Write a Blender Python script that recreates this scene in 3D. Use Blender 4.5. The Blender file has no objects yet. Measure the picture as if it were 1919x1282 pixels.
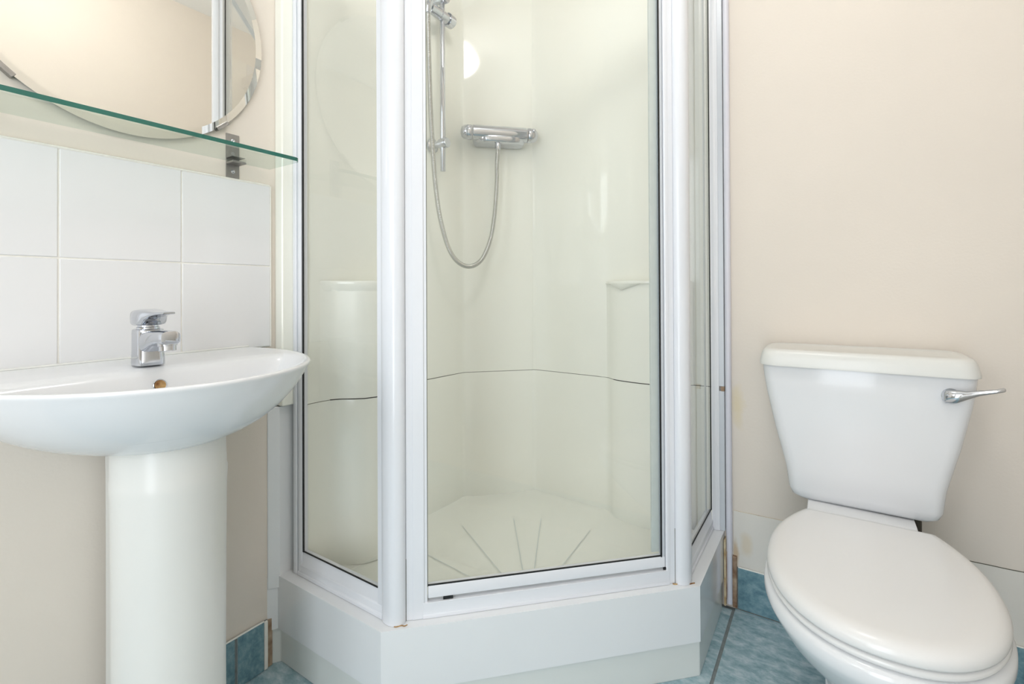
import bpy, bmesh, math, random
from mathutils import Vector, Matrix, Euler, noise
random.seed(7)
S = bpy.context.scene
COL = S.collection
pi = math.pi

# ------------------------------------------------------------------ camera
CAMX, CAMZ, D = 1.1962, 0.95, 1.5818
cam = bpy.data.cameras.new('camera'); camo = bpy.data.objects.new('camera', cam); COL.objects.link(camo)
cam.sensor_fit = 'HORIZONTAL'; cam.sensor_width = 36.0
cam.lens = 908.2 / 1919 * 36
cam.shift_x = 0.0
cam.shift_y = -(641 - 538.88) / 1919
cam.clip_start = 0.02
_yaw, _pit, _rol = math.radians(33.21), math.radians(0.347), math.radians(0.2585)
camo.matrix_world = (Matrix.Translation((CAMX, 0, CAMZ)) @ Matrix.Rotation(_yaw, 4, 'Z')
                     @ Matrix.Rotation(pi/2 + _pit, 4, 'X') @ Matrix.Rotation(-_rol, 4, 'Z'))
S.camera = camo

# ------------------------------------------------------------------ world, lights, exposure
W = bpy.data.worlds.new('daylight'); S.world = W; W.use_nodes = True
W.node_tree.nodes['Background'].inputs[0].default_value = (0.80, 0.90, 1.0, 1)
W.node_tree.nodes['Background'].inputs[1].default_value = 1.0
S.view_settings.view_transform = 'Standard'; S.view_settings.look = 'None'
S.view_settings.gamma = 1; S.view_settings.use_curve_mapping = False
S.view_settings.exposure = 0.17

XR, YB, ZC = 1.66, -1.15, 2.46        # side wall, back wall, ceiling
WIN = (0.12, 0.72, 0.98, 2.10)        # window in the back wall: x0,x1,z0,z1
FILL_DOOR = (0.86, 1.60, 2.02)             # unseen door added to let in low fill light: x0,x1,top
def daylight(name, xa, xb, za, zb, watts):
    la = bpy.data.lights.new(name, 'AREA'); la.shape = 'RECTANGLE'; la.size = xb-xa; la.size_y = zb-za
    la.energy = watts; la.color = (0.90, 0.95, 1.0)
    lo = bpy.data.objects.new(name, la); COL.objects.link(lo)
    lo.location = ((xa+xb)/2, YB-0.02, (za+zb)/2); lo.rotation_euler = (pi/2, 0, 0)
daylight('window_daylight', WIN[0]+.05, WIN[1]-.05, WIN[2]+.05, WIN[3]-.05, 5)
daylight('added_door_fill', FILL_DOOR[0]+.10, FILL_DOOR[1]-.10, .15, FILL_DOOR[2]-.12, 15)  # added fill lamp, lifts the floor and lower surfaces

LAMP = (1.02, 0.60)

# ------------------------------------------------------------------ materials
def s2l(c):
    return tuple(((v/255)/12.92 if v/255 <= .04045 else ((v/255+.055)/1.055)**2.4) for v in c)
def mat(name, rgb, rough=.5, metal=0., coat=0., noise_amt=0., noise_scale=8., bump=0., bump_scale=200., rgb2=None, spec=.5, aniso=None):
    m = bpy.data.materials.new(name); m.use_nodes = True
    nt = m.node_tree; b = nt.nodes['Principled BSDF']
    col = s2l(rgb)
    b.inputs['Base Color'].default_value = (*col, 1)
    b.inputs['Roughness'].default_value = rough; b.inputs['Metallic'].default_value = metal
    b.inputs['Coat Weight'].default_value = coat; b.inputs['Coat Roughness'].default_value = .05
    b.inputs['Specular IOR Level'].default_value = spec
    tc = nt.nodes.new('ShaderNodeTexCoord')
    if noise_amt or rgb2:
        n = nt.nodes.new('ShaderNodeTexNoise'); n.inputs['Scale'].default_value = noise_scale; n.inputs['Detail'].default_value = 6
        nt.links.new(tc.outputs['Object'], n.inputs['Vector'])
        mx = nt.nodes.new('ShaderNodeMix'); mx.data_type = 'RGBA'
        c2 = s2l(rgb2) if rgb2 else tuple(v*(1-noise_amt) for v in col)
        mx.inputs[6].default_value = (*col, 1); mx.inputs[7].default_value = (*c2, 1)
        cr = nt.nodes.new('ShaderNodeMapRange'); cr.inputs[1].default_value = .35; cr.inputs[2].default_value = .68
        nt.links.new(n.outputs['Fac'], cr.inputs[0]); nt.links.new(cr.outputs[0], mx.inputs[0])
        nt.links.new(mx.outputs[2], b.inputs['Base Color'])
    if bump:
        n2 = nt.nodes.new('ShaderNodeTexNoise'); n2.inputs['Scale'].default_value = bump_scale; n2.inputs['Detail'].default_value = 3
        nt.links.new(tc.outputs['Object'], n2.inputs['Vector'])
        bp = nt.nodes.new('ShaderNodeBump'); bp.inputs['Strength'].default_value = bump; bp.inputs['Distance'].default_value = .002
        nt.links.new(n2.outputs['Fac'], bp.inputs['Height']); nt.links.new(bp.outputs[0], b.inputs['Normal'])
    return m

def add_stains(m, spots):
    """yellow-brown damp marks with a shape of their own: (centre, radii, colour, strength)"""
    nt = m.node_tree; b = nt.nodes['Principled BSDF']
    src = b.inputs['Base Color'].links[0].from_socket if b.inputs['Base Color'].links else None
    tc = nt.nodes.new('ShaderNodeTexCoord')
    nz = nt.nodes.new('ShaderNodeTexNoise'); nz.inputs['Scale'].default_value = 22; nz.inputs['Detail'].default_value = 5
    nt.links.new(tc.outputs['Object'], nz.inputs['Vector'])
    for c, r, rgb, st in spots:
        mp = nt.nodes.new('ShaderNodeMapping'); mp.vector_type = 'TEXTURE'
        mp.inputs['Location'].default_value = c; mp.inputs['Scale'].default_value = r
        nt.links.new(tc.outputs['Object'], mp.inputs['Vector'])
        ln = nt.nodes.new('ShaderNodeVectorMath'); ln.operation = 'LENGTH'
        nt.links.new(mp.outputs[0], ln.inputs[0])
        ad = nt.nodes.new('ShaderNodeMath'); ad.operation = 'MULTIPLY_ADD'; ad.inputs[1].default_value = 1.3
        nt.links.new(nz.outputs['Fac'], ad.inputs[0]); nt.links.new(ln.outputs['Value'], ad.inputs[2])
        mr = nt.nodes.new('ShaderNodeMapRange'); mr.inputs[1].default_value = 1.0; mr.inputs[2].default_value = 1.65
        mr.inputs[3].default_value = st; mr.inputs[4].default_value = 0
        nt.links.new(ad.outputs[0], mr.inputs[0])
        mx = nt.nodes.new('ShaderNodeMix'); mx.data_type = 'RGBA'
        if src: nt.links.new(src, mx.inputs[6])
        else: mx.inputs[6].default_value = b.inputs['Base Color'].default_value
        mx.inputs[7].default_value = (*s2l(rgb), 1)
        nt.links.new(mr.outputs[0], mx.inputs[0]); src = mx.outputs[2]
    nt.links.new(src, b.inputs['Base Color'])

def pane_mat(name, tint, refl_rough=0.0, ior=1.5):
    m = bpy.data.materials.new(name); m.use_nodes = True; nt = m.node_tree
    for n in list(nt.nodes): nt.nodes.remove(n)
    o = nt.nodes.new('ShaderNodeOutputMaterial'); t = nt.nodes.new('ShaderNodeBsdfTransparent'); g = nt.nodes.new('ShaderNodeBsdfGlossy')
    f = nt.nodes.new('ShaderNodeFresnel'); f.inputs['IOR'].default_value = ior
    ge = nt.nodes.new('ShaderNodeNewGeometry')
    mx = nt.nodes.new('ShaderNodeMixShader')
    t.inputs[0].default_value = (*tint, 1); g.inputs['Roughness'].default_value = refl_rough
    iv = nt.nodes.new('ShaderNodeMix'); iv.data_type = 'FLOAT'
    nt.links.new(ge.outputs['Backfacing'], iv.inputs[0]); nt.links.new(f.outputs[0], iv.inputs[2]); iv.inputs[3].default_value = .04
    nt.links.new(iv.outputs[0], mx.inputs[0])
    nt.links.new(t.outputs[0], mx.inputs[1]); nt.links.new(g.outputs[0], mx.inputs[2]); nt.links.new(mx.outputs[0], o.inputs[0])
    return m

M = {}
M['wall'] = mat('cream_paint', (230, 221, 210), .65, noise_amt=.03, noise_scale=3, bump=.12, bump_scale=160)
M['wallR'] = mat('cream_paint_with_damp_marks', (230, 221, 210), .65, noise_amt=.03, noise_scale=3, bump=.12, bump_scale=160)
M['wall_low'] = mat('white_paint_low_band', (230, 226, 218), .6, noise_amt=.04, noise_scale=5, bump=.12, bump_scale=120)
M['ceil'] = mat('ceiling_white', (242, 241, 238), .8, noise_amt=.02)
M['tile_white'] = mat('white_glazed_tile', (232, 232, 233), .12, noise_amt=.01, noise_scale=4, bump=.05, bump_scale=14)
M['grout_white'] = mat('cream_grout', (243, 241, 234), .8, noise_amt=.05, noise_scale=60)
M['liner'] = mat('cream_acrylic', (247, 247, 237), .06, noise_amt=.012, noise_scale=3, bump=.04, bump_scale=6)
M['liner_soft'] = mat('cream_acrylic_satin', (247, 247, 237), .32, noise_amt=.012, noise_scale=3)
M['tray'] = mat('white_acrylic', (236, 238, 240), .12, noise_amt=.01, noise_scale=4)
M['plinth'] = mat('shaded_white_plinth', (228, 231, 228), .2, noise_amt=.01, noise_scale=4)  # greyer than the tray: shade below the lip put into the colour
M['trayfloor'] = mat('cream_tray_floor', (248, 248, 239), .2, noise_amt=.012, noise_scale=5)
M['frame'] = mat('white_powder_coat', (231, 233, 238), .2, noise_amt=.01, noise_scale=5)
M['frame_in'] = mat('pale_grey_profile', (205, 210, 216), .3, noise_amt=.02, noise_scale=5)
M['seal'] = mat('translucent_grey_seal', (216, 223, 220), .35, noise_amt=.05, noise_scale=60)
M['gasket'] = mat('black_gasket', (16, 18, 20), .5, noise_amt=.1)
M['ceramic'] = mat('white_ceramic', (231, 232, 234), .13, noise_amt=.006, noise_scale=3)
M['ceramic_w'] = mat('warm_white_ceramic', (228, 228, 224), .30, noise_amt=.01, noise_scale=3)
M['seat'] = mat('white_seat_plastic', (232, 231, 230), .22, noise_amt=.006, noise_scale=4)
M['chrome'] = mat('chrome', (206, 209, 215), .07, metal=1, noise_amt=.02)
M['hose'] = mat('ribbed_steel', (200, 200, 196), .25, metal=1, noise_amt=.08, noise_scale=300)
M['steel'] = mat('brushed_steel', (168, 166, 164), .38, metal=1, noise_amt=.12, noise_scale=80)
M['mirror'] = mat('silvered_mirror', (240, 240, 236), .0, metal=1)
M['mirror_back'] = mat('grey_mirror_edge', (120, 128, 124), .3, noise_amt=.05)
M['pane'] = pane_mat('clear_shower_glass', (.992, .996, .993))
M['shelf'] = pane_mat('clear_shelf_glass', (.90, .950, .93))
M['shelf_edge'] = mat('green_glass_edge', (48, 110, 98), .12, noise_amt=.1, noise_scale=12)
M['dark'] = mat('dark_recess', (30, 27, 24), .8, noise_amt=.2)
M['line'] = mat('dark_joint', (96, 96, 80), .7, noise_amt=.3, noise_scale=60)
M['rust'] = mat('rusty_sealant', (196, 160, 104), .7, rgb2=(120, 74, 34), noise_scale=70)
M['wood'] = mat('damp_brown_wood', (184, 162, 138), .8, rgb2=(116, 84, 60), noise_scale=30)
M['plaster'] = mat('crumbled_plaster', (222, 208, 176), .9, rgb2=(176, 146, 104), noise_scale=40, bump=.5, bump_scale=60)
M['grout'] = mat('grey_grout', (138, 146, 146), .85, noise_amt=.2, noise_scale=80)
M['edge_lt'] = mat('pale_tile_edge', (206, 218, 220), .5, noise_amt=.15, noise_scale=60)
M['pipe_dark'] = mat('dark_pipe', (64, 58, 48), .5, noise_amt=.2)
M['strip'] = mat('white_plastic_strip', (226, 226, 236), .3, noise_amt=.03)
M['upvc'] = mat('white_window_frame', (240, 240, 240), .3, noise_amt=.01)
M['door'] = mat('white_gloss_added_door', (238, 237, 232), .3, noise_amt=.01)
M['mark'] = mat('reddish_scuff', (150, 104, 92), .8, noise_amt=.3, noise_scale=60)
add_stains(M['wallR'], [((.965, D, .60), (.025, .05, .07), (224, 208, 168), .6)])
add_stains(M['wall_low'], [((.985, D, .195), (.022, .05, .045), (216, 196, 160), .45), ((.956, D, .16), (.012, .05, .06), (196, 166, 122), .7)])

def slate(name, c1, c2, c3, rot=.5):
    m = mat(name, c1, .38)
    nt = m.node_tree; b = nt.nodes['Principled BSDF']; tc = nt.nodes.new('ShaderNodeTexCoord')
    oi = nt.nodes.new('ShaderNodeObjectInfo')
    mp = nt.nodes.new('ShaderNodeMapping'); mp.inputs['Rotation'].default_value = (0, rot, rot); mp.inputs['Scale'].default_value = (1, 1.7, 1.3)
    nt.links.new(tc.outputs['Object'], mp.inputs['Vector']); nt.links.new(oi.outputs['Random'], mp.inputs['Location'])
    n = nt.nodes.new('ShaderNodeTexNoise'); n.inputs['Scale'].default_value = 30; n.inputs['Detail'].default_value = 12; n.inputs['Roughness'].default_value = .68; n.inputs['Distortion'].default_value = .25
    nt.links.new(mp.outputs[0], n.inputs['Vector'])
    r = nt.nodes.new('ShaderNodeValToRGB'); e = r.color_ramp.elements
    e[0].position = .34; e[0].color = (*s2l(c1), 1); e[1].position = .5; e[1].color = (*s2l(c2), 1)
    x = e.new(.66); x.color = (*s2l(c3), 1)
    nt.links.new(n.outputs['Fac'], r.inputs[0]); nt.links.new(r.outputs[0], b.inputs['Base Color'])
    n2 = nt.nodes.new('ShaderNodeTexNoise'); n2.inputs['Scale'].default_value = 60; n2.inputs['Detail'].default_value = 5
    nt.links.new(mp.outputs[0], n2.inputs['Vector'])
    bp = nt.nodes.new('ShaderNodeBump'); bp.inputs['Strength'].default_value = .35; bp.inputs['Distance'].default_value = .002
    nt.links.new(n2.outputs['Fac'], bp.inputs['Height']); nt.links.new(bp.outputs[0], b.inputs['Normal'])
    return m
M['slate'] = slate('blue_slate_tile', (124, 158, 169), (160, 187, 195), (198, 213, 218))
M['slate2'] = slate('dark_blue_slate_tile', (82, 118, 131), (110, 146, 157), (142, 170, 179), 1.2)

# ------------------------------------------------------------------ mesh helpers
def obj(name, bm, m, parent=None, smooth=None, bevel=0, segs=2, mats=None, wn=False):
    bmesh.ops.recalc_face_normals(bm, faces=bm.faces)
    me = bpy.data.meshes.new(name); bm.to_mesh(me); bm.free()
    for x in (mats or [m]): me.materials.append(x)
    o = bpy.data.objects.new(name, me); COL.objects.link(o)
    if parent: o.parent = parent
    if bevel:
        b = o.modifiers.new('bevel', 'BEVEL'); b.width = bevel; b.segments = segs; b.limit_method = 'ANGLE'; b.angle_limit = math.radians(35)
        b.harden_normals = False
    if smooth is not None:
        for p in me.polygons: p.use_smooth = True
        try: me.set_sharp_from_angle(angle=math.radians(smooth))
        except Exception: pass
    if wn:
        w = o.modifiers.new('normals', 'WEIGHTED_NORMAL'); w.weight = 100; w.keep_sharp = True
    return o
def thing(name, label, cat, loc=(0, 0, 0), group=None):
    o = bpy.data.objects.new(name, None); COL.objects.link(o); o.location = loc; o.empty_display_size = .05
    o['label'] = label; o['category'] = cat
    if group: o['group'] = group
    return o
def attach(root):
    """children were built in world coordinates: keep them there"""
    bpy.context.view_layer.update()
    inv = Matrix.Translation(root.location).inverted()
    for c in root.children:
        c.matrix_parent_inverse = inv
def struct(o, label=None, cat=None):
    o['kind'] = 'structure'
    if label: o['label'] = label
    if cat: o['category'] = cat
    return o
def box(bm, x0, x1, y0, y1, z0, z1, mi=0):
    v = [bm.verts.new((x, y, z)) for x in (x0, x1) for y in (y0, y1) for z in (z0, z1)]
    fs = []
    for f in ((0, 1, 3, 2), (4, 6, 7, 5), (0, 4, 5, 1), (2, 3, 7, 6), (0, 2, 6, 4), (1, 5, 7, 3)):
        fc = bm.faces.new([v[i] for i in f]); fc.material_index = mi; fs.append(fc)
    return fs
def boxo(name, ext, m, parent=None, bevel=0, **k):
    bm = bmesh.new(); box(bm, *ext); return obj(name, bm, m, parent, bevel=bevel, **k)
def prism(bm, poly, z0, z1):
    a = [bm.verts.new((x, y, z0)) for x, y in poly]; b = [bm.verts.new((x, y, z1)) for x, y in poly]
    n = len(poly)
    bm.faces.new(a); bm.faces.new(b)
    for i in range(n): bm.faces.new((a[i], a[(i+1) % n], b[(i+1) % n], b[i]))
def loft(bm, rings, close=True, cap0=True, cap1=True):
    R = [[bm.verts.new(p) for p in r] for r in rings]
    n = len(R[0])
    for a, b in zip(R, R[1:]):
        for i in range(n if close else n-1):
            bm.faces.new((a[i], a[(i+1) % n], b[(i+1) % n], b[i]))
    if cap0: bm.faces.new(R[0])
    if cap1: bm.faces.new(R[-1])
    return R
def frame_of(d):
    d = Vector(d).normalized(); up = Vector((0, 0, 1)) if abs(d.z) < .95 else Vector((1, 0, 0))
    u = d.cross(up).normalized(); return d, u, u.cross(d).normalized()
def lathe(bm, c, axis, prof, n=24):
    """prof: list of (distance along axis, radius)"""
    d, u, v = frame_of(axis); c = Vector(c)
    rings = [[c + d*t + (u*math.cos(2*pi*i/n) + v*math.sin(2*pi*i/n))*max(r, 1e-5) for i in range(n)] for t, r in prof]
    loft(bm, rings)
def tube(bm, pts, r, n=12, radii=None):
    pts = [Vector(p) for p in pts]
    d0 = (pts[1]-pts[0]).normalized(); _, u, v = frame_of(d0); rings = []
    for k, p in enumerate(pts):
        d = (pts[min(k+1, len(pts)-1)] - pts[max(k-1, 0)]).normalized()
        u = (u - d*u.dot(d)).normalized(); v = d.cross(u)
        rr = radii[k] if radii else r
        rings.append([p + (u*math.cos(2*pi*i/n) + v*math.sin(2*pi*i/n))*rr for i in range(n)])
    loft(bm, rings)
def catmull(P, n=8):
    P = [Vector(p) for p in P]; out = []
    Q = [P[0]*2-P[1]] + P + [P[-1]*2-P[-2]]
    for i in range(1, len(Q)-2):
        a, b, c, d = Q[i-1:i+3]
        for k in range(n):
            t = k/n
            out.append(.5*((2*b) + (c-a)*t + (2*a-5*b+4*c-d)*t*t + (3*b-a-3*c+d)*t**3))
    out.append(P[-1]); return out
def strip(bm, line, z0, z1, th):
    """vertical sheet of thickness th (to the left of travel direction) along a plan polyline"""
    P = [Vector((x, y)) for x, y in line]; out = []
    for i, p in enumerate(P):
        d = (P[min(i+1, len(P)-1)] - P[max(i-1, 0)]).normalized(); out.append(p + Vector((-d.y, d.x))*th)
    poly = P + out[::-1]
    a = [bm.verts.new((p.x, p.y, z0)) for p in P]; b = [bm.verts.new((p.x, p.y, z1)) for p in P]
    c = [bm.verts.new((p.x, p.y, z0)) for p in out]; e = [bm.verts.new((p.x, p.y, z1)) for p in out]
    for i in range(len(P)-1):
        bm.faces.new((a[i], a[i+1], b[i+1], b[i])); bm.faces.new((c[i], c[i+1], e[i+1], e[i]))
        bm.faces.new((a[i], a[i+1], c[i+1], c[i])); bm.faces.new((b[i], b[i+1], e[i+1], e[i]))
    for i in (0, -1): bm.faces.new((a[i], b[i], e[i], c[i]))
def arc(cx, cy, r, a0, a1, n=6):
    return [(cx + r*math.cos(math.radians(a0+(a1-a0)*i/n)), cy + r*math.sin(math.radians(a0+(a1-a0)*i/n))) for i in range(n+1)]
def mirror_xy(p):                     # the enclosure is symmetric about its diagonal
    return (1.638 - p[1], 1.638 - p[0])
SD, SN = Vector((.70711, .70711, 0)), Vector((.70711, -.70711, 0))   # along / out of the diagonal front

# ------------------------------------------------------------------ room shell
T = .1
wl = bmesh.new(); box(wl, -T, 0, YB-T, D+T, -.1, ZC)
wall_left = struct(obj('wall_left', wl, M['wall']), 'cream painted wall behind the basin', 'wall')
wr = bmesh.new(); box(wr, 0, XR+T, D, D+T, -.1, ZC)
wall_far = struct(obj('wall_far', wr, M['wallR']), 'cream painted wall behind the toilet', 'wall')
ws = bmesh.new(); box(ws, XR, XR+T, YB-T, D, -.1, ZC)
struct(obj('wall_right', ws, M['wall']), 'cream painted wall beyond the toilet, seen in the mirror', 'wall')
wb = bmesh.new()
x0, x1, z0, z1 = WIN
dx0, dx1, dz1 = FILL_DOOR
box(wb, 0, x0, YB-T, YB, -.1, ZC); box(wb, x1, dx0, YB-T, YB, -.1, ZC); box(wb, x0, x1, YB-T, YB, -.1, z0); box(wb, x0, x1, YB-T, YB, z1, ZC)
box(wb, dx0, dx1, YB-T, YB, dz1, ZC); box(wb, dx1, XR, YB-T, YB, -.1, ZC); box(wb, dx0, dx1, YB-T, YB, -.1, 0)
struct(obj('wall_back', wb, M['wall']), 'cream painted wall with the window, behind the viewer', 'wall')
struct(boxo('ceiling', (-T, XR+T, YB-T, D+T, ZC, ZC+.08), M['ceil']), 'flat white ceiling', 'ceiling')
win = bmesh.new()
for e in ((x0, x1, YB-.07, YB-.03, z0, z0+.05), (x0, x1, YB-.07, YB-.03, z1-.05, z1), (x0, x0+.05, YB-.07, YB-.03, z0+.05, z1-.05), (x1-.05, x1, YB-.07, YB-.03, z0+.05, z1-.05), ((x0+x1)/2-.03, (x0+x1)/2+.03, YB-.07, YB-.03, z0+.05, z1-.05)):
    box(win, *e)
wo = struct(obj('window_1', win, M['upvc'], bevel=.004), 'white framed window in the back wall', 'window')
dr = bmesh.new()  # frame around the added fill opening, out of view
for e in ((dx0, dx0+.09, YB-.07, YB-.03, 0, dz1), (dx1-.09, dx1, YB-.07, YB-.03, 0, dz1), (dx0+.09, dx1-.09, YB-.07, YB-.03, dz1-.1, dz1), (dx0+.09, dx1-.09, YB-.07, YB-.03, 0, .13)):
    box(dr, *e)
struct(obj('added_door_1', dr, M['door'], bevel=.003), 'white door frame added unseen in the back wall for low fill light', 'door')
boxo('window_sill', (x0-.03, x1+.03, YB-.02, YB+.05, z0-.03, z0), M['upvc'], wo, bevel=.006)

# floor: grout bed + slate tiles
fl = struct(boxo('floor', (0, XR, YB, D, -.1, -.004), M['grout']), 'blue slate-effect tiled floor', 'floor')
def floor_tile(ax0, ax1, ay0, ay1):
    bm = bmesh.new()
    box(bm, ax0, ax1, ay0, ay1, -.006, 0)
    top = [f for f in bm.faces if all(abs(v.co.z) < 1e-6 for v in f.verts)]
    r = bmesh.ops.inset_region(bm, faces=top, thickness=.0022, depth=0)
    for f in bm.faces: f.material_index = 1
    top[0].material_index = 0
    for v in top[0].verts: v.co.z = .0006
    return obj('tile', bm, None, fl, mats=[M['slate'], M['edge_lt']])
xs = [0.152-.4, .152, .552, .952, 1.352, 1.752]
ys = [1.566-.4*k for k in range(7, -1, -1)] 
G = .0042
for i in range(len(xs)-1):
    for j in range(len(ys)-1):
        a0, a1 = max(xs[i]+G, 0), min(xs[i+1]-G, XR); b0, b1 = max(ys[j]+G, YB), ys[j+1]-G
        if a1-a0 > .02 and b1-b0 > .02: floor_tile(a0, a1, b0, b1)
floor_tile(.9562, 1.3478, 1.5640, 1.5738); floor_tile(1.3562, XR, 1.5640, 1.5738)
# skirting tiles
ZSK = .1239
bl = struct(boxo('baseboard_left', (0, .0035, YB, .6875, 0, ZSK-.002), M['grout']), 'row of blue slate skirting tiles under the basin', 'skirting')
for a, b in ((.6115, .676), (.213, .605), (-.19, .205), (-.59, -.198), (YB, -.598)):
    bm = bmesh.new(); box(bm, .001, .009, a, b, .003, ZSK)
    for f in bm.faces: f.material_index = 0 if f.calc_center_median().x > .0085 else 1
    obj('tile', bm, None, bl, bevel=.0009, mats=[M['slate2'], M['edge_lt']])
bf = struct(boxo('baseboard_far', (.960, XR, D-.0035, D, 0, ZSK-.002), M['grout']), 'row of blue slate skirting tiles behind the toilet', 'skirting')
for a, b in ((.9635, 1.352), (1.360, XR)):
    bm = bmesh.new(); box(bm, a, b, D-.009, D-.001, .003, ZSK)
    for f in bm.faces: f.material_index = 0 if f.calc_center_median().y < D-.0085 else 1
    obj('tile', bm, None, bf, bevel=.0009, mats=[M['slate2'], M['edge_lt']])
def seam(pts, r, name, m, parent, n=6): 
    bm = bmesh.new(); tube(bm, pts, r, n); return obj(name, bm, m, parent, smooth=60)
# caulk bead along skirting top
seam([(.006, YB, ZSK), (.006, .62, ZSK), (.007, .677, ZSK)], .0022, 'caulk_bead', M['grout_white'], bl)
seam([(.9635, D-.006, ZSK), (1.3, D-.006, ZSK), (XR, D-.006, ZSK)], .0022, 'caulk_bead', M['grout_white'], bf)
# low painted band on the toilet wall with an open joint above it
bm = bmesh.new()
N = 60; zc0 = .288
top = []; 
for i in range(N+1):
    x = .951 + (XR-.951)*i/N; z = zc0 + .007*i/N + .0012*noise.noise(Vector((x*22, 0, 3)))
    top.append((x, z))
a = [bm.verts.new((x, D-.0018, z)) for x, z in top]; b = [bm.verts.new((x, D-.0018, ZSK)) for x, z in top]; c = [bm.verts.new((x, D, z)) for x, z in top]
for i in range(N):
    bm.faces.new((a[i], a[i+1], b[i+1], b[i])); bm.faces.new((a[i], a[i+1], c[i+1], c[i]))
obj('low_band', bm, M['wall_low'], wall_far)
bm = bmesh.new()
pts = [(x, D-.0006, z+.0007) for x, z in top if x > 1.40]
tube(bm, pts, .0011, 5)
obj('crack', bm, M['line'], wall_far)
bm = bmesh.new(); tube(bm, [(x, D-.0003, z+.0004) for x, z in top if x <= 1.40], .0006, 5)
obj('crack', bm, M['plaster'], wall_far)
# scuff on the wall under the basin
bm = bmesh.new()
q = [(.0, .225, .225), (.0, .255, .238), (.0, .262, .242), (.0, .245, .228), (.0, .228, .217)]
prism_pts = [bm.verts.new((.0006, y, z)) for _, y, z in q]; bm.faces.new(prism_pts)
obj('scuff', bm, M['mark'], wall_left)

# white wall tiles behind the basin
ZT, TW = 1.2177, .2035
ty = [.0865, .2900, .4935, .6970]
gb = boxo('grout_bed', (0, .0045, ty[0], .694, ZT-2*TW, ZT), M['grout_white'], wall_left)
for j in range(2):
    for i in range(3):
        y0_, y1_ = ty[i]+.0014, ty[i+1]-.0014
        if i == 2: y1_ = .6945
        zz1 = ZT-j*TW-.0014 if j else ZT
        bm = bmesh.new(); box(bm, .001, .0062, y0_, y1_, ZT-(j+1)*TW+.0014, zz1)
        obj('tile', bm, M['tile_white'], wall_left, bevel=.0012, segs=2, smooth=40)
seam([(.005, ty[0], ZT+.001), (.005, .693, ZT+.001)], .0028, 'caulk_bead', M['grout_white'], wall_left)
seam([(.004, .6965, ZT), (.004, .6965, ZT-2*TW)], .0022, 'caulk_bead', M['grout_white'], wall_left)
seam([(.003, .645, ZT-2*TW-.001), (.003, .694, ZT-2*TW+.0005)], .0014, 'tile_gap', M['line'], wall_left)

# ------------------------------------------------------------------ ceiling lamp
lamp = thing('ceiling_lamp', 'round opal glass ceiling lamp, seen as a bright spot in the shower wall', 'lamp', (*LAMP, ZC))
bm = bmesh.new(); lathe(bm, (*LAMP, ZC-.001), (0, 0, -1), [(0, .085), (.018, .085), (.025, .075), (.03, .06)], 40)
obj('base', bm, M['upvc'], lamp, smooth=40)
em = bpy.data.materials.new('opal_glass_lit'); em.use_nodes = True
eb = em.node_tree.nodes['Principled BSDF']; eb.inputs['Base Color'].default_value = (1, 1, 1, 1)
eb.inputs['Emission Color'].default_value = (1, .975, .94, 1); eb.inputs['Emission Strength'].default_value = 25.0
bm = bmesh.new(); lathe(bm, (*LAMP, ZC-.028), (0, 0, -1), [(0, .055)] + [(.085-.085*math.cos(a*pi/14)+.004, .11*math.sin(a*pi/14)) for a in range(3, 15)], 40)
obj('globe', bm, em, lamp, smooth=60)
attach(lamp)

# ------------------------------------------------------------------ shower tray
ZL, ZB = .2246, .0896
tray = thing('shower_tray', 'white raised pentagonal shower tray on a plinth, cream floor inside', 'shower tray', (.45, 1.1, 0))
outer = [(0.0, .689), (.012, .7106), (.394, .7106), (.927, 1.245), (.927, D-.002), (0.0, D-.002)]
inner = [(.05, .765), (.372, .765), (.872, 1.267), (.872, D-.03), (.05, D-.03)]
bm = bmesh.new()
# lip ring: outer face, top face, inner face
def offs(p, d):   # outline shrunk for the top bevel
    return p
o2 = [(0, .765)] # helper unused
A = [bm.verts.new((x, y, ZB)) for x, y in outer]; B = [bm.verts.new((x, y, ZL)) for x, y in outer]
inn = [(.0405, .765), (.0406, .765), (.372, .765), (.872, 1.267), (.872, D-.020), (.04, D-.020)]
Ci = [bm.verts.new((x, y, ZL)) for x, y in inn]; Di = [bm.verts.new((x, y, .150)) for x, y in inn]
Ei = [bm.verts.new((x, y, ZB)) for x, y in inn]
n = 6
for i in range(n):
    j = (i+1) % n
    bm.faces.new((A[i], A[j], B[j], B[i])); bm.faces.new((B[i], B[j], Ci[j], Ci[i])); bm.faces.new((Ci[i], Ci[j], Di[j], Di[i]))
    bm.faces.new((Di[i], Di[j], Ei[j], Ei[i])); bm.faces.new((Ei[i], Ei[j], A[j], A[i]))
obj('rim', bm, M['tray'], tray, bevel=.0055, segs=4, smooth=40)
pl = [(.0, .700), (.012, .7190), (.3905, .7190), (.9235, 1.2520), (.9235, D-.035), (0.0, D-.03)]
bm = bmesh.new(); prism(bm, pl, 0.0, ZB+.002)
obj('plinth', bm, M['plinth'], tray, bevel=.0025, segs=2)
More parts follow.
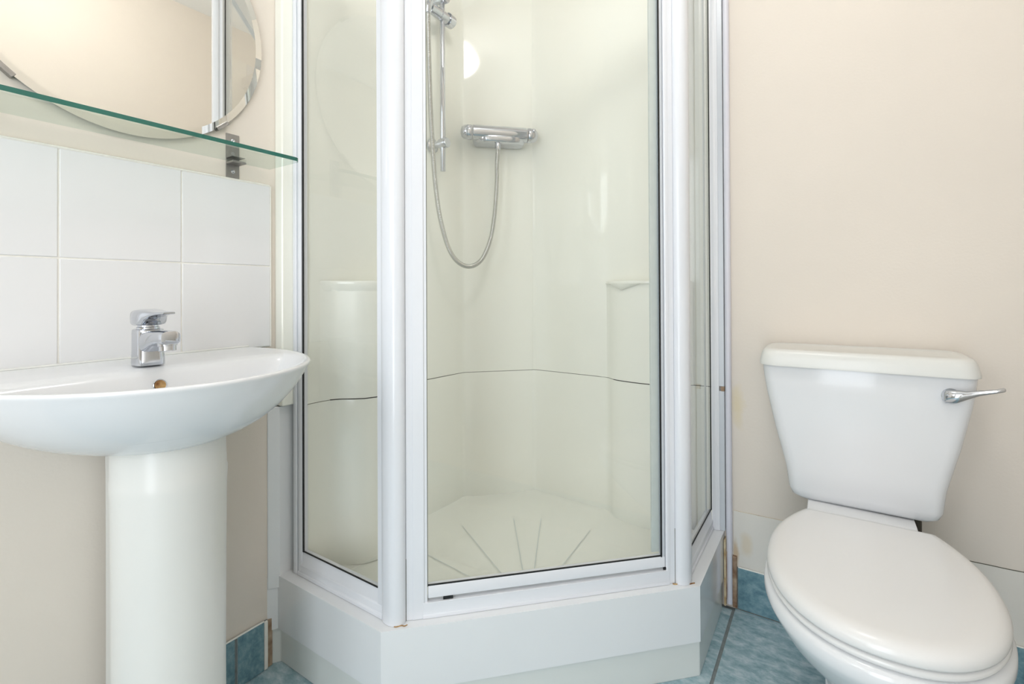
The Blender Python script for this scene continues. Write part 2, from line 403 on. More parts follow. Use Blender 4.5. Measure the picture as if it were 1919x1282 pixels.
# well floor, dished to the waste near the door
WX, WY, ZF = .590, .995, .186
pin = [(.06, .775), (.2, .775), (.372, .775), (.5, .903), (.62, 1.023), (.75, 1.153), (.862, 1.272), (.862, 1.4), (.862, 1.53), (.7, 1.53), (.55, 1.535), (.4, 1.545), (.27, 1.545), (.18, 1.456), (.095, 1.37), (.085, 1.2), (.07, 1.0), (.06, .88)]
bm = bmesh.new()
rings = []
for s, z in ((1.045, .222), (1.032, .212), (1.0, .207), (.94, .2045), (.6, .199), (.3, .193), (.07, ZF)):
    rings.append([(WX+(x-WX)*s, WY+(y-WY)*s, z) for x, y in pin])
for r in rings[:1]: pass
loft(bm, rings, cap0=False)
fo = obj('well_floor', bm, M['trayfloor'], tray, smooth=60)
sm = fo.modifiers.new('sub', 'SUBSURF'); sm.levels = 2; sm.render_levels = 2
bm = bmesh.new(); lathe(bm, (WX, WY, ZF-.002), (0, 0, 1), [(0, .042), (.006, .042), (.008, .038), (.009, .0)], 32)
obj('waste_cover', bm, M['chrome'], tray, smooth=40)
for ang, L0, L1 in ((93, .10, .40), (116, .10, .43), (128, .10, .43), (151, .10, .43), (176, .10, .40), (72, .10, .30)):
    d = Vector((math.cos(math.radians(ang)), math.sin(math.radians(ang)), 0)); p = Vector((WX, WY, 0))
    bm = bmesh.new(); w = Vector((-d.y, d.x, 0))*.0010
    a_, b_ = p+d*L0, p+d*L1
    zz = lambda q: .1900 + .0125*min(1, (q-p).length/.42)
    vs = []
    for q in (a_, (a_+b_)/2, b_):
        vs.append((bm.verts.new((*(q-w).xy, zz(q)+.0018)), bm.verts.new((*(q+w).xy, zz(q)+.0018))))
    for k in range(2): bm.faces.new((vs[k][0], vs[k+1][0], vs[k+1][1], vs[k][1]))
    obj('groove', bm, M['seal'], tray)
# rusty old sealant at the feet of the posts
def wob(pts, r, seed):
    out = catmull(pts, 8); return [p + Vector((noise.noise(p*160+Vector((seed, 0, 0))), noise.noise(p*160+Vector((0, seed, 0))), 0))*.003 for p in out]
bm = bmesh.new(); tube(bm, wob([(.868, 1.216, ZL+.001), (.884, 1.228, ZL+.001), (.900, 1.236, ZL+.001), (.913, 1.250, ZL+.001)], .002, 5), .0016, 5)
obj('sealant', bm, M['rust'], tray)['label'] = 'rusty brown sealant bead'
bm = bmesh.new(); tube(bm, wob([(.405, .7365, ZL+.001), (.416, .7465, ZL+.001), (.424, .7575, ZL+.001)], .002, 9), .0012, 5)
obj('sealant', bm, M['rust'], tray)['label'] = 'rusty brown sealant bead'
attach(tray)

# stained batten and broken plaster between tray and skirting
dmg = struct(boxo('trim_2', (.9285, .9335, D-.03, D, .012, .205), M['plaster']), 'crumbling damp-stained edge beside the shower tray', 'trim')
bm = bmesh.new()
r0 = [(.9336, D-.028, .03+.0), (.9336, D-.006, .04), (.9336, D-.004, .15), (.9336, D-.012, .175), (.9336, D-.026, .16), (.9336, D-.022, .10)]
loft(bm, [r0, [(x+.002, y, z) for x, y, z in r0]]); obj('damp_patch', bm, M['wood'], dmg)
bm = bmesh.new(); box(bm, .949, .9605, D-.012, D, .004, .155)
obj('batten', bm, M['wood'], dmg, bevel=.001)
# left end: raw edge between skirting and plinth
d2 = struct(boxo('trim_3', (0, .0085, .6775, .6865, .002, .1215), M['grout_white'], bevel=.001), 'raw mortar edge between skirting tile and shower plinth', 'trim')
boxo('damp_gap', (0.0005, .005, .6866, .6996, .002, .12), M['wood'], d2)
# vertical plastic edging
tr = bmesh.new()
prism(tr, [(.934, D-.003), (.933, D-.016), (.9355, D-.0195), (.941, D-.021), (.9465, D-.0195), (.9485, D-.016), (.949, D-.003)], .014, 2.06)
struct(obj('trim_1', tr, M['strip'], smooth=50), 'white plastic edging strip from floor up beside the shower', 'trim')

# ------------------------------------------------------------------ shower surround (cream liner)
sur = thing('shower_surround', 'cream moulded shower wall lining with chamfered corner and soap ledges', 'shower lining', (.3, 1.3, ZL))
ZJ = .656
colB = [(.560, 1.5435), (.575, 1.538), (.587, 1.528), (.602, 1.516), (.63, 1.505), (.67, 1.498), (.71, 1.495), (.745, 1.497), (.775, 1.506), (.80, 1.522), (.82, 1.540), (.845, 1.553), (.895, 1.560)]
colA = [(.058, .752), (.059, .800), (.064, .828), (.078, .848), (.105, .868), (.130, .890), (.142, .920), (.1435, .955), (.138, .995), (.124, 1.033), (.108, 1.055), (.096, 1.072), (.083, 1.092), (.075, 1.115)]
chamf = lambda zshift=0: ([(.0915, 1.345), (.093, 1.357)] + [(.0975, 1.3685)] + [(.2700, 1.5410)] + [(.2755, 1.5485)] + [(.292, 1.5525)])
lineA_up = [(.058, .752), (.060, .86), (.066, 1.03), (.0735, 1.045), (.0735, 1.066), (.068, 1.076), (.088, 1.30)]
lineB_up = [(.32, 1.552), (.538, 1.5445), (.551, 1.5403), (.573, 1.5403), (.584, 1.5458), (.895, 1.560)]
low = colA + [(.0895, 1.30)] + chamf() + [(.32, 1.552)] + colB
up = lineA_up + chamf() + lineB_up
bm = bmesh.new(); strip(bm, low, .205, ZJ-.0012, .004)
obj('lower_panel', bm, M['liner'], sur, smooth=50, wn=True)
bm = bmesh.new(); strip(bm, up, ZJ+.0006, 2.06, .004)
obj('upper_panel', bm, M['liner'], sur, smooth=35, wn=True)
for cc in (colB, colA):
    bm = bmesh.new(); strip(bm, cc[:-1] if cc is colB else cc[1:], ZJ+.0006, .974, .004)
    obj('column', bm, M['liner_soft'], sur, smooth=50)
bm = bmesh.new(); strip(bm, [(x, y) for x, y in low[3:]], ZJ-.0011, ZJ+.0005, .0035)
obj('joint', bm, M['line'], sur)
for cc, nm in ((colB, 0), (colA, 1)):
    # thicker open joint across each column
    seg = cc[3:9] if nm == 0 else cc[2:8]
    bm = bmesh.new(); tube(bm, [(x, y, ZJ) for x, y in seg], .0014, 5); obj('joint', bm, M['dark'], sur)
# soap ledges on top of the columns
for nm in (0, 1):
    back = [(.582, 1.548), (.84, 1.557)]
    edge = [(.562, 1.544), (.580, 1.522), (.600, 1.505), (.63, 1.494), (.67, 1.487), (.71, 1.485), (.747, 1.488), (.778, 1.500), (.803, 1.517), (.823, 1.538)]
    def ring(s, z):
        cxx, cyy = .70, 1.548
        dz = lambda x: (.976-z)*(.15+.85*math.exp(-((x-.628)/.036)**2)-1) if z < .97 else 0
        return [(cxx+(x-cxx)*s, cyy+(y-cyy)*s, z-dz(x)) for x, y in edge]+[(cxx+(.84-cxx)*s, 1.556, z), (cxx+(.575-cxx)*s, 1.553, z)]
    rs = [ring(.93, .950), ring(.975, .962), ring(1.0, .970), ring(1.0, .975), ring(.985, .9785), ring(.93, .9785), ring(.84, .972), ring(.3, .971)]
    if nm:
        eA = [(.060, .800), (.066, .826), (.081, .843), (.108, .862), (.134, .886), (.147, .918), (.149, .955), (.143, .997), (.128, 1.037), (.100, 1.072), (.064, 1.09), (.062, .95)]
        rs = [[(.08+(x-.08)*q, .955+(y-.955)*q, z) for x, y in eA] for q, z in ((.93, .950), (.975, .962), (1.0, .970), (1.0, .975), (.985, .9785), (.93, .9785), (.84, .972), (.3, .971))]
    bm = bmesh.new(); loft(bm, rs); obj('soap_ledge', bm, M['liner'], sur, smooth=70)
# flanges
bm = bmesh.new(); prism(bm, [(0, .689), (.003, .6895), (.0150, .7085), (.0175, .7125), (.0175, .752), (0, .752)], ZL-.03, ZJ-.001)
obj('flange', bm, M['tray'], sur, bevel=.002, segs=3)
boxo('flange', (0, .033, .7106, .752, ZJ+.001, 2.06), M['liner'], sur, bevel=.004, segs=3)
bm = bmesh.new(); prism(bm, [(.917, D-.016), (.9305, D-.014), (.9305, D), (.90, D), (.90, D-.016)], ZL+.0005, ZJ-.012)
obj('flange', bm, M['frame_in'], sur, bevel=.0015)
bm = bmesh.new(); prism(bm, [(.917, D-.016), (.9305, D-.014), (.9305, D), (.90, D), (.90, D-.016)], ZJ+.002, 2.06)
obj('flange', bm, M['frame_in'], sur, bevel=.0015)
boxo('rust_notch', (.921, .9307, D-.0150, D-.004, ZJ-.012, ZJ+.002), M['wood'], sur)
attach(sur)

# ------------------------------------------------------------------ shower enclosure
enc = thing('shower_enclosure', 'white framed glass shower enclosure with angled front door', 'shower enclosure', (.66, .98, ZL))
ZTOP = 1.98
# side bottom rails (stepped), built as extruded sections along the side
def rail(name, p0, p1, nrm, sect, m, parent):
    """sect: list of (out, z); nrm: unit outward vector in plan"""
    p0, p1, nv = Vector((*p0, 0)), Vector((*p1, 0)), Vector((*nrm, 0))
    bm = bmesh.new()
    loft(bm, [[p + nv*o + Vector((0, 0, z)) for o, z in sect] for p in (p0, p1)])
    return obj(name, bm, m, parent, bevel=.0012, segs=2, smooth=40)
sect_side = [(-.018, ZL+.0005), (.010, ZL+.0005), (.010, .2335), (.0075, .2355), (.0075, .252), (.0045, .256), (.0035, .276), (-.001, .2845), (-.012, .2845), (-.018, .27)]
rail('bottom_rail', (.052, .748), (.366, .748), (0, -1), sect_side, M['frame'], enc)
rail('bottom_rail', (.890, 1.272), (.890, 1.560), (1, 0), sect_side, M['frame'], enc)
for (a, b, nn) in (((.03, .748), (.37, .748), (0, -1)), ((.890, 1.268), (.890, 1.57), (1, 0))):
    rail('top_rail', a, b, nn, [(-.018, ZTOP-.05), (.010, ZTOP-.05), (.010, ZTOP), (-.018, ZTOP)], M['frame'], enc)
FP0, FP1 = Vector((.419, .769, 0)), Vector((.869, 1.219, 0))
rail('top_rail', FP0.xy, FP1.xy, SN.xy, [(-.018, ZTOP-.05), (.006, ZTOP-.05), (.006, ZTOP), (-.018, ZTOP)], M['frame'], enc)
rail('threshold', (.44, .790), (.862, 1.212), SN.xy, [(-.030, ZL+.0005), (.0020, ZL+.0005), (.0020, .2325), (.0012, .2335), (.0012, .2595), (-.030, .2595)], M['frame'], enc)
# wall profiles: nested channels
bm = bmesh.new()
prism(bm, [(.033, .765), (.033, .741), (.036, .7385), (.046, .7385), (.048, .741), (.048, .765)], ZL+.0005, ZTOP)
w1 = obj('wall_profile', bm, M['frame'], enc, bevel=.001)
bm = bmesh.new(); prism(bm, [(.0482, .762), (.0482, .742), (.0545, .742), (.0545, .762)], ZL+.0005, ZTOP); obj('channel', bm, M['frame_in'], w1, bevel=.0007)
bm = bmesh.new(); prism(bm, [(.0547, .760), (.0547, .740), (.0600, .740), (.0655, .7415), (.0655, .760)], ZL+.0005, ZTOP); obj('channel', bm, M['frame'], w1, bevel=.0007)
bm = bmesh.new()
prism(bm, [(.884, 1.561), (.899, 1.561), (.905, 1.560), (.910, 1.562), (.9165, 1.562), (.9165, 1.5785), (.884, 1.5785)], ZL+.0005, ZTOP)
w2 = obj('wall_profile', bm, M['frame'], enc, bevel=.001)
# glass
def pane(name, p0, p1, nrm, z0, z1, m, parent, th=.005):
    p0, p1, nv = Vector((*p0, 0)), Vector((*p1, 0)), Vector((*nrm, 0))
    bm = bmesh.new(); loft(bm, [[p + nv*o + Vector((0, 0, z)) for o, z in ((-th/2, z0), (th/2, z0), (th/2, z1), (-th/2, z1))] for p in (p0, p1)])
    return obj(name, bm, m, parent)
g1 = pane('glass_panel', (.062, .750), (.350, .750), (0, -1), .280, ZTOP-.045, M['pane'], enc)
g2 = pane('glass_panel', (.888, 1.290), (.888, 1.564), (1, 0), .280, ZTOP-.045, M['pane'], enc)
pane('gasket', (.0657, .7460), (.0700, .7460), (0, -1), .284, ZTOP-.05, M['gasket'], g1, th=.003)
pane('gasket', (.0700, .7462), (.345, .7462), (0, -1), .2846, .2872, M['gasket'], g1, th=.0025)
pane('gasket', (.8930, 1.5560), (.8930, 1.5605), (1, 0), .284, ZTOP-.05, M['gasket'], g2, th=.003)
pane('gasket', (.8925, 1.290), (.8925, 1.556), (1, 0), .2846, .2872, M['gasket'], g2, th=.0025)
pane('gasket', (.3485, .7490), (.3498, .7490), (0, -1), .284, ZTOP-.05, M['gasket'], g1, th=.003)
pane('edge_seal', (.882, 1.528), (.882, 1.546), (1, 0), .27, ZTOP-.05, M['seal'], g2, th=.002)
# corner posts: rounded columns with flat jambs
post = [(.350, .762), (.350, .7415), (.3665, .7415), (.3675, .7375), (.3705, .7352), (.380, .7330), (.392, .7325), (.4015, .7345), (.409, .7395), (.414, .7460), (.4170, .7530), (.4165, .7585), (.4140, .7640), (.4125, .7655)]
pj = [(.4135, .7655), (.4245, .7765), (.4250, .7745), (.4420, .7915), (.4415, .7945), (.4455, .7985), (.4330, .8110), (.395, .775)]
for mm in (0, 1):
    f = mirror_xy if mm else (lambda p: p)
    bm = bmesh.new(); prism(bm, [f(p) for p in post + [(.405, .773), (.386, .785)]], ZL+.0006, ZTOP)
    po = obj('corner_post', bm, M['frame'], enc, smooth=30)
    pq = pj if not mm else [(.4135, .7655), (.4245, .7765), (.4250, .7745), (.4300, .7795), (.4300, .7832), (.4180, .7960), (.395, .775)]
    bm = bmesh.new(); prism(bm, [f(p) for p in pq], ZL+.0006, ZTOP)
    obj('jamb', bm, M['frame'], po, bevel=.0008)
    bm = bmesh.new()
    for p, q in (((.3655, .7413), (.3668, .7400)),):
        pass
    a, b = f((.4131, .7640)), f((.4139, .7660))
    prism(bm, [a, b, (b[0]-.001*SN.x*2, b[1]-.001*SN.y*2), (a[0]-.001*SN.x*2, a[1]-.001*SN.y*2)], ZL+.0006, .36)
    obj('seam', bm, M['line'], po)
# door
DP = Vector((.446, .799, 0)) - SN*.002   # hinge end of the door plane
DL = (Vector((.8545, 1.2075, 0)) - Vector((.446, .799, 0))).length
def dpt(s, o=0): v = DP + SD*s + SN*o; return (v.x, v.y)
door = rail('door', dpt(.001), dpt(DL-.001), SN.xy, [(-.016, .2665), (.001, .2665), (.001, .2905), (-.001, .2935), (-.016, .2935)], M['frame'], enc)
door['label'] = 'angled front door, white rail below clear glass'
pane('glass_panel', dpt(.000, -.006), dpt(DL-.009, -.006), SN.xy, .286, ZTOP-.06, M['pane'], door)
rail('closing_stile', dpt(DL-.0088), dpt(DL-.0010), SN.xy, [(-.016, .2935), (.0005, .2935), (.0005, ZTOP-.055), (-.016, ZTOP-.055)], M['frame_in'], door)
pane('gasket', dpt(DL-.0118, -.001), dpt(DL-.0088, -.001), SN.xy, .292, ZTOP-.06, M['gasket'], door, th=.004)
pane('gasket', dpt(.0, -.002), dpt(DL-.0118, -.002), SN.xy, .2930, .2955, M['gasket'], door, th=.003)
pane('gasket', dpt(-.0012, -.001), dpt(.0006, -.001), SN.xy, .292, ZTOP-.06, M['line'], door, th=.003)
pane('magnetic_seal', dpt(DL-.030, -.014), dpt(DL-.0105, -.014), SN.xy, .30, ZTOP-.06, M['seal'], door, th=.006)
pane('drain_slot', dpt(.034, .0008), dpt(.056, .0008), SN.xy, .2608, .2664, M['gasket'], door, th=.003)
pane('drain_slot', dpt(DL-.006, .0008), dpt(DL+.001, .0008), SN.xy, .2608, .2664, M['gasket'], door, th=.003)
rail('top_rail', dpt(.001), dpt(DL-.001), SN.xy, [(-.016, ZTOP-.075), (.001, ZTOP-.075), (.001, ZTOP-.052), (-.016, ZTOP-.052)], M['frame'], door)
attach(enc)

# ------------------------------------------------------------------ shower fittings
# riser rail on the left lining wall
BX, BY = .130, 1.2145
rr = thing('shower_riser_rail', 'chrome vertical shower rail with sliding holder on left shower wall', 'shower rail', (.085, BY, 1.345))
bm = bmesh.new(); lathe(bm, (BX, BY, 1.345), (0, 0, 1), [(0, .0078), (.001, .0085), (.60, .0085), (.601, .0078)], 24)
obj('bar', bm, M['chrome'], rr, smooth=40)
for zz in (1.437, 1.915):
    bm = bmesh.new(); lathe(bm, (.0825, BY, zz), (1, 0, 0), [(0, .024), (.006, .024), (.010, .018), (.014, .011), (.036, .011), (.038, .0165), (.066, .0165), (.069, .0145)], 28)
    obj('wall_bracket', bm, M['chrome'], rr, smooth=40)
bm = bmesh.new(); lathe(bm, (BX, BY-.062, 1.860), (0, 1, 0), [(0, .012), (.002, .0165), (.046, .0170), (.047, .0155), (.0485, .0155), (.0495, .0172), (.082, .0172), (.083, .0155), (.0845, .0155), (.0855, .0220), (.110, .0212), (.114, .0175)], 32)
sl = obj('slider', bm, M['chrome'], rr, smooth=35)
bm = bmesh.new(); lathe(bm, (BX+.014, BY-.080, 1.850), (.12, -.05, 1), [(0, .011), (.003, .0125), (.030, .0145), (.033, .0135)], 24)
obj('handset_cradle', bm, M['chrome'], sl, smooth=40)
attach(rr)

# bar mixer valve on the chamfer
mid = Vector((.1855, 1.459, 0))
VC = mid + SN*.060 + SD*(-.004); VC.z = 1.5045
mv = thing('shower_mixer_valve', 'chrome bar mixer valve across the shower corner, hose hanging below', 'shower valve', tuple(VC))
bm = bmesh.new()
lathe(bm, VC-SD*.1010, SD, [(0, .0245), (.002, .0262), (.19, .0262), (.196, .0250)], 36)
obj('body', bm, M['chrome'], mv, smooth=40)
for s in (-1, 1):
    bm = bmesh.new(); lathe(bm, VC+SD*(.103*s if s < 0 else .097), SD*s, [(0, .0250), (.002, .0265), (.014, .0262), (.026, .0235), (.034, .0180), (.038, .008), (.0385, .0)], 30)
    kb = obj('control_knob', bm, M['chrome'], mv, smooth=50)
    bm = bmesh.new(); c0 = VC+SD*s*.117+SN*.018+Vector((0, 0, .010))
    lathe(bm, c0, SN+Vector((0, 0, .4)), [(0, .007), (.008, .006), (.0095, .003), (.0098, 0)], 16); obj('knob_grip', bm, M['chrome'], kb, smooth=50)
# flat underside shelf of the valve
bm = bmesh.new()
def stad(hw, dp, z, o=0): 
    pts = []
    for a in range(0, 181, 15):
        pts.append(VC*1 + SD*(hw*math.copysign(abs(math.cos(math.radians(a)))**.55, math.cos(math.radians(a)))) + SN*(-.045+dp*abs(math.sin(math.radians(a)))**.55))
    return [(p.x, p.y, z) for p in pts]
loft(bm, [stad(.070, .050, VC.z-.0370), stad(.084, .062, VC.z-.0355), stad(.090, .068, VC.z-.030), stad(.094, .070, VC.z-.016), stad(.094, .066, VC.z-.008)])
obj('lower_shroud', bm, M['chrome'], mv, smooth=50)
for s in (-1, 1):
    bm = bmesh.new(); lathe(bm, mid+SD*(s*.072)+SN*.001+Vector((0, 0, VC.z)), SN, [(0, .026), (.005, .026), (.009, .016), (.05, .014)], 24)
    obj('inlet', bm, M['chrome'], mv, smooth=40)
OUT = VC + SD*(-.012) + SN*.010
bm = bmesh.new(); lathe(bm, (OUT.x, OUT.y, VC.z-.020), (0, 0, -1), [(0, .0085), (.016, .0085), (.018, .0100), (.038, .0095), (.040, .0075)], 20)
obj('hose_outlet', bm, M['chrome'], mv, smooth=40)
attach(mv)

# hand shower: hose (ribbed) + handset
hs = thing('hand_shower', 'chrome hand shower with long looping ribbed steel hose', 'hand shower', (BX, BY, 1.3))
HP0 = Vector((OUT.x, OUT.y, VC.z-.058)); HP1 = Vector((BX+.014, BY-.0835, 1.838))
hosez = [HP0]
# plan interpolation (0..1 from outlet to rail) and heights
for t, z in [(0.015, 1.39), (0.018, 1.331), (0.055, 1.218), (0.128, 1.124), (0.262, 1.056), (0.44, 1.031), (0.615, 1.046), (0.745, 1.093), (0.85, 1.183), (0.915, 1.295), (0.948, 1.412), (0.972, 1.529), (0.988, 1.663), (0.997, 1.764)]:
    p = HP0.lerp(HP1, t); hosez.append(Vector((p.x, p.y, z)))
hosez.append(HP1)
path = catmull(hosez, 60)
# resample to even rib spacing
pts = [path[0]]; acc = 0; step = .0011
for a, b in zip(path, path[1:]):
    L = (b-a).length; t = step-acc
    while t <= L: pts.append(a.lerp(b, t/L)); t += step
    acc = (acc+L) % step
rad = [.0078 if (i//2) % 2 else .0066 for i in range(len(pts))]
bm = bmesh.new(); tube(bm, pts, .006, 10, rad); obj('hose', bm, M['hose'], hs, smooth=50)
bm = bmesh.new(); lathe(bm, HP1-Vector((0, 0, .012)), (.12, -.05, 1), [(0, .0075), (.002, .009), (.03, .0105), (.034, .0105)], 20); obj('hose_nut', bm, M['chrome'], hs, smooth=40)
a = HP1+Vector((.002, -.001, .02)); 
bm = bmesh.new(); tube(bm, catmull([a, a+Vector((.012, -.005, .07)), a+Vector((.030, -.012, .15)), a+Vector((.055, -.02, .20))], 6), .011, 16); obj('handle', bm, M['chrome'], hs, smooth=60)
bm = bmesh.new(); lathe(bm, a+Vector((.045, -.018, .215)), (.75, -.3, -.6), [(0, .012), (.004, .03), (.012, .042), (.022, .043), (.026, .039), (.027, 0)], 30); obj('spray_head', bm, M['chrome'], hs, smooth=50)
attach(hs)

# ------------------------------------------------------------------ round mirror
MC, MR = (.397, 1.544), .2735
mr = thing('round_mirror', 'round frameless wall mirror hanging above the glass shelf', 'mirror', (.006, *MC))
bm = bmesh.new(); lathe(bm, (.005, *MC), (1, 0, 0), [(0, MR-.001), (.0045, MR), (.0050, MR)], 128)
obj('mirror_backing', bm, M['mirror_back'], mr, smooth=40)
bm = bmesh.new()
lathe(bm, (.0101, *MC), (1, 0, 0), [(0, MR), (.0006, MR), (.0016, MR-.015)], 128)
obj('mirror_glass', bm, M['mirror'], mr, smooth=1)
def clip(ang, name='mirror_clip', half=.014):
    a = math.radians(ang); bm = bmesh.new()
    box(bm, .001, .0146, -half, half, -.003, .0012); box(bm, .0130, .0146, -half, half, 0, .006)
    bmesh.ops.transform(bm, verts=bm.verts, matrix=Matrix.Translation((0, *(MC[0]+(MR+.0015)*math.sin(a), MC[1]-(MR+.0015)*math.cos(a)))) @ Matrix.Rotation(a, 4, 'X'))
    obj(name, bm, M['steel'], mr, bevel=.0008)
for an in (-41, 41, 180-41, 180+41): clip(an, half=.016)
attach(mr)

# ------------------------------------------------------------------ glass shelf
ZS = 1.263
sh = thing('glass_shelf', 'clear glass shelf with green edge on steel brackets under the mirror', 'shelf', (.0, .39, ZS))
SY0, SY1, SX = .095, .690, .1435
pts_ = [(.012, SY0), (SX-.014, SY0)] + arc(SX-.014, SY0+.014, .014, -90, 0, 5)[1:] + arc(SX-.014, SY1-.014, .014, 0, 90, 5) + [(.012, SY1)]
bm = bmesh.new(); prism(bm, pts_, ZS-.0043, ZS+.0043)
for f in bm.faces: f.material_index = 0 if abs(f.normal.z) > .5 or f.calc_center_median().z in (ZS-.0035, ZS+.0035) else 1
for f in bm.faces:
    f.material_index = 0 if (len(f.verts) > 4 or f.calc_center_median().x < .12) else 1
obj('glass', bm, None, sh, mats=[M['shelf'], M['shelf_edge']])
for yy in (.6045, .1755):
    bm = bmesh.new(); box(bm, .0, .0025, yy-.0155, yy+.0155, 1.2195, 1.3275)
    box(bm, .0025, .034, yy-.0155, yy+.0155, ZS-.0095, ZS-.0046); box(bm, .0025, .030, yy-.0155, yy+.0155, ZS+.0046, ZS+.0062)
    k = obj('bracket', bm, M['steel'], sh, bevel=.0008)
    for zz in (1.2375, 1.311):
        bm = bmesh.new(); lathe(bm, (.0022, yy, zz), (1, 0, 0), [(0, .0048), (.0008, .0046), (.0016, .0030), (.0012, .0022), (.0006, .0)], 16)
        obj('screw', bm, M['chrome'], k, smooth=30)
attach(sh)

# ------------------------------------------------------------------ basin
YC = .388
ba = thing('wash_basin', 'wide white ceramic wash basin with overflow hole, on a pedestal', 'basin', (.2, YC, .66))
def dring(cx_, a, b, back, z, n=48, yb=None, e=1.0, zf=None):
    """D outline: half ellipse towards the room, side arcs back to x=back"""
    pts = []
    yb = yb if yb is not None else a*.93
    for i in range(n+1):
        t = -pi/2 + pi*i/n
        x = cx_ + b*max(math.cos(t), 0)**e; y = a*math.sin(t)
        pts.append((x, YC+y, z))
    # return along the back
    m_ = 6
    L = [(cx_+(back-cx_)*k/m_, a+(yb-a)*(k/m_)**2) for k in range(1, m_+1)]
    for x, y in L: pts.append((x, YC+y, z))
    q = 8
    for k in range(1, q): pts.append((back, YC+yb-(2*yb)*k/q, z))
    for x, y in L[::-1]: pts.append((x, YC-y, z))
    return pts
ZR = .816
rings = [
    dring(.13, .060, .10, .03, .674), dring(.13, .105, .155, .02, .684), dring(.13, .162, .212, .010, .703),
    dring(.125, .206, .250, .004, .728), dring(.12, .236, .284, .002, .757), dring(.12, .256, .306, .001, .789), dring(.12, .2625, .314, .001, .804),
    dring(.12, .2660, .3185, .001, .8095), dring(.12, .2665, .3190, .001, .8130), dring(.12, .2650, .3175, .001, ZR-.0007), dring(.12, .262, .3145, .001, ZR),
    dring(.12, .257, .3105, .001, ZR-.0003),
]
# inner bowl: starts behind the tap deck
def iring(x0, a, b, bk, z):
    r = dring(x0, a, b, bk, z, yb=a*.90)
    return r
rings += [iring(.180, .240, .238, .170, ZR-.004), iring(.185, .234, .230, .175, ZR-.009), iring(.190, .224, .220, .182, .792), iring(.20, .205, .20, .190, .760),
          iring(.21, .17, .165, .195, .722), iring(.22, .10, .10, .20, .704), iring(.225, .03, .03, .215, .700)]
bm = bmesh.new(); loft(bm, rings)
bo = obj('bowl', bm, M['ceramic'], ba, smooth=75)
sb = bo.modifiers.new('sub', 'SUBSURF'); sb.levels = 1; sb.render_levels = 1
# raised back edge bead against the tiles
seam([(.0075, YC-.25, ZR+.0005), (.0075, YC+.25, ZR+.0005)], .003, 'back_bead', M['ceramic_w'], ba)
bm = bmesh.new(); lathe(bm, (.1850, YC-.004, .7820), (1, 0, .28), [(0, .0108), (.0010, .0108), (.0016, .0100), (.0012, .0092), (.0010, .0)], 28)
ov = obj('overflow', bm, M['chrome'], ba, smooth=40)
bm = bmesh.new(); lathe(bm, (.1868, YC-.004, .7825), (1, 0, .28), [(0, .0090), (.0004, .0088), (.0005, 0)], 24); obj('hole', bm, M['rust'], ov)
bm = bmesh.new(); lathe(bm, (.225, YC, .699), (0, 0, 1), [(0, .030), (.003, .030), (.004, .024), (.0035, 0)], 28); obj('waste', bm, M['chrome'], ba, smooth=40)
attach(ba)
pe = thing('basin_pedestal', 'white ceramic pedestal column standing under the basin', 'pedestal', (.2, YC, 0))
def ped(r, z, xc=.22, k=1.0):
    P = arc(xc, YC, r, -80, 80, 22)
    P += [(.10, YC+r*.62), (.035, YC+r*.60), (.035, YC-r*.60), (.10, YC-r*.62)]
    # rounded shoulders
    P2 = arc(xc, YC, r, -115, 115, 32) + [(.13, YC+r*.55), (.03, YC+r*.42), (.03, YC-r*.42), (.13, YC-r*.55)]
    return [(x, y, z) for x, y in P2]
bm = bmesh.new()
loft(bm, [ped(.091, 0), ped(.091, .012), ped(.087, .03), ped(.0838, .12), ped(.0832, .30), ped(.084, .48), ped(.0850, .60), ped(.0862, .622), ped(.0862, .632), ped(.085, .637), ped(.085, .700, xc=.215)], cap1=True)
obj('column', bm, M['ceramic_w'], pe, smooth=60)
attach(pe)

# tap
TX = .124
tp = thing('basin_mixer_tap', 'chrome single lever mixer tap standing on the basin', 'tap', (TX, YC, .8145))
def rrect(cx_, cy_, hx, hy, r, z, n=5, sx=0):
    P = []
    for (qx, qy, a0) in ((1, 1, 0), (-1, 1, 90), (-1, -1, 180), (1, -1, 270)):
        P += arc(cx_+qx*(hx-r), cy_+qy*(hy-r), r, a0, a0+90, n)
    return [(x, y, z) for x, y in P]
bm = bmesh.new()
loft(bm, [rrect(TX, YC, .0255, .0225, .014, .8062), rrect(TX, YC, .0255, .0225, .014, .812), rrect(TX-.001, YC, .0245, .0215, .014, .835), rrect(TX-.001, YC, .0245, .0215, .014, .866), rrect(TX-.001, YC, .0240, .0210, .014, .8715), rrect(TX-.001, YC, .0215, .019, .014, .8730)])
obj('body', bm, M['chrome'], tp, smooth=40)
# spout: lofted rectangular-ish sections going out
def sec(x, zc, hy, hz, ex=.6):
    return [(x, YC+hy*math.copysign(abs(math.cos(a))**ex, math.cos(a)), zc+hz*math.copysign(abs(math.sin(a))**ex, math.sin(a))) for a in [2*pi*i/24 for i in range(24)]]
bm = bmesh.new()
loft(bm, [sec(TX-.012, .845, .018, .024), sec(TX+.020, .850, .0205, .0205), sec(TX+.045, .857, .0195, .0150), sec(TX+.070, .860, .0180, .0125), sec(TX+.088, .8600, .0168, .0125), sec(TX+.0945, .8595, .0150, .0120), sec(TX+.0965, .859, .010, .0085)])
obj('spout', bm, M['chrome'], tp, smooth=50)
bm = bmesh.new(); lathe(bm, (TX+.080, YC, .853), (.12, 0, -1), [(0, .0150), (.008, .0150), (.0085, .0135), (.0165, .0135), (.0175, .0115), (.016, .0)], 28)
obj('aerator', bm, M['chrome'], tp, smooth=40)
bm = bmesh.new(); lathe(bm, (TX, YC, .8725), (0, 0, 1), [(0, .0185), (.0035, .0185), (.0045, .0165), (.011, .0155)], 28)
obj('neck_ring', bm, M['chrome'], tp, smooth=40)
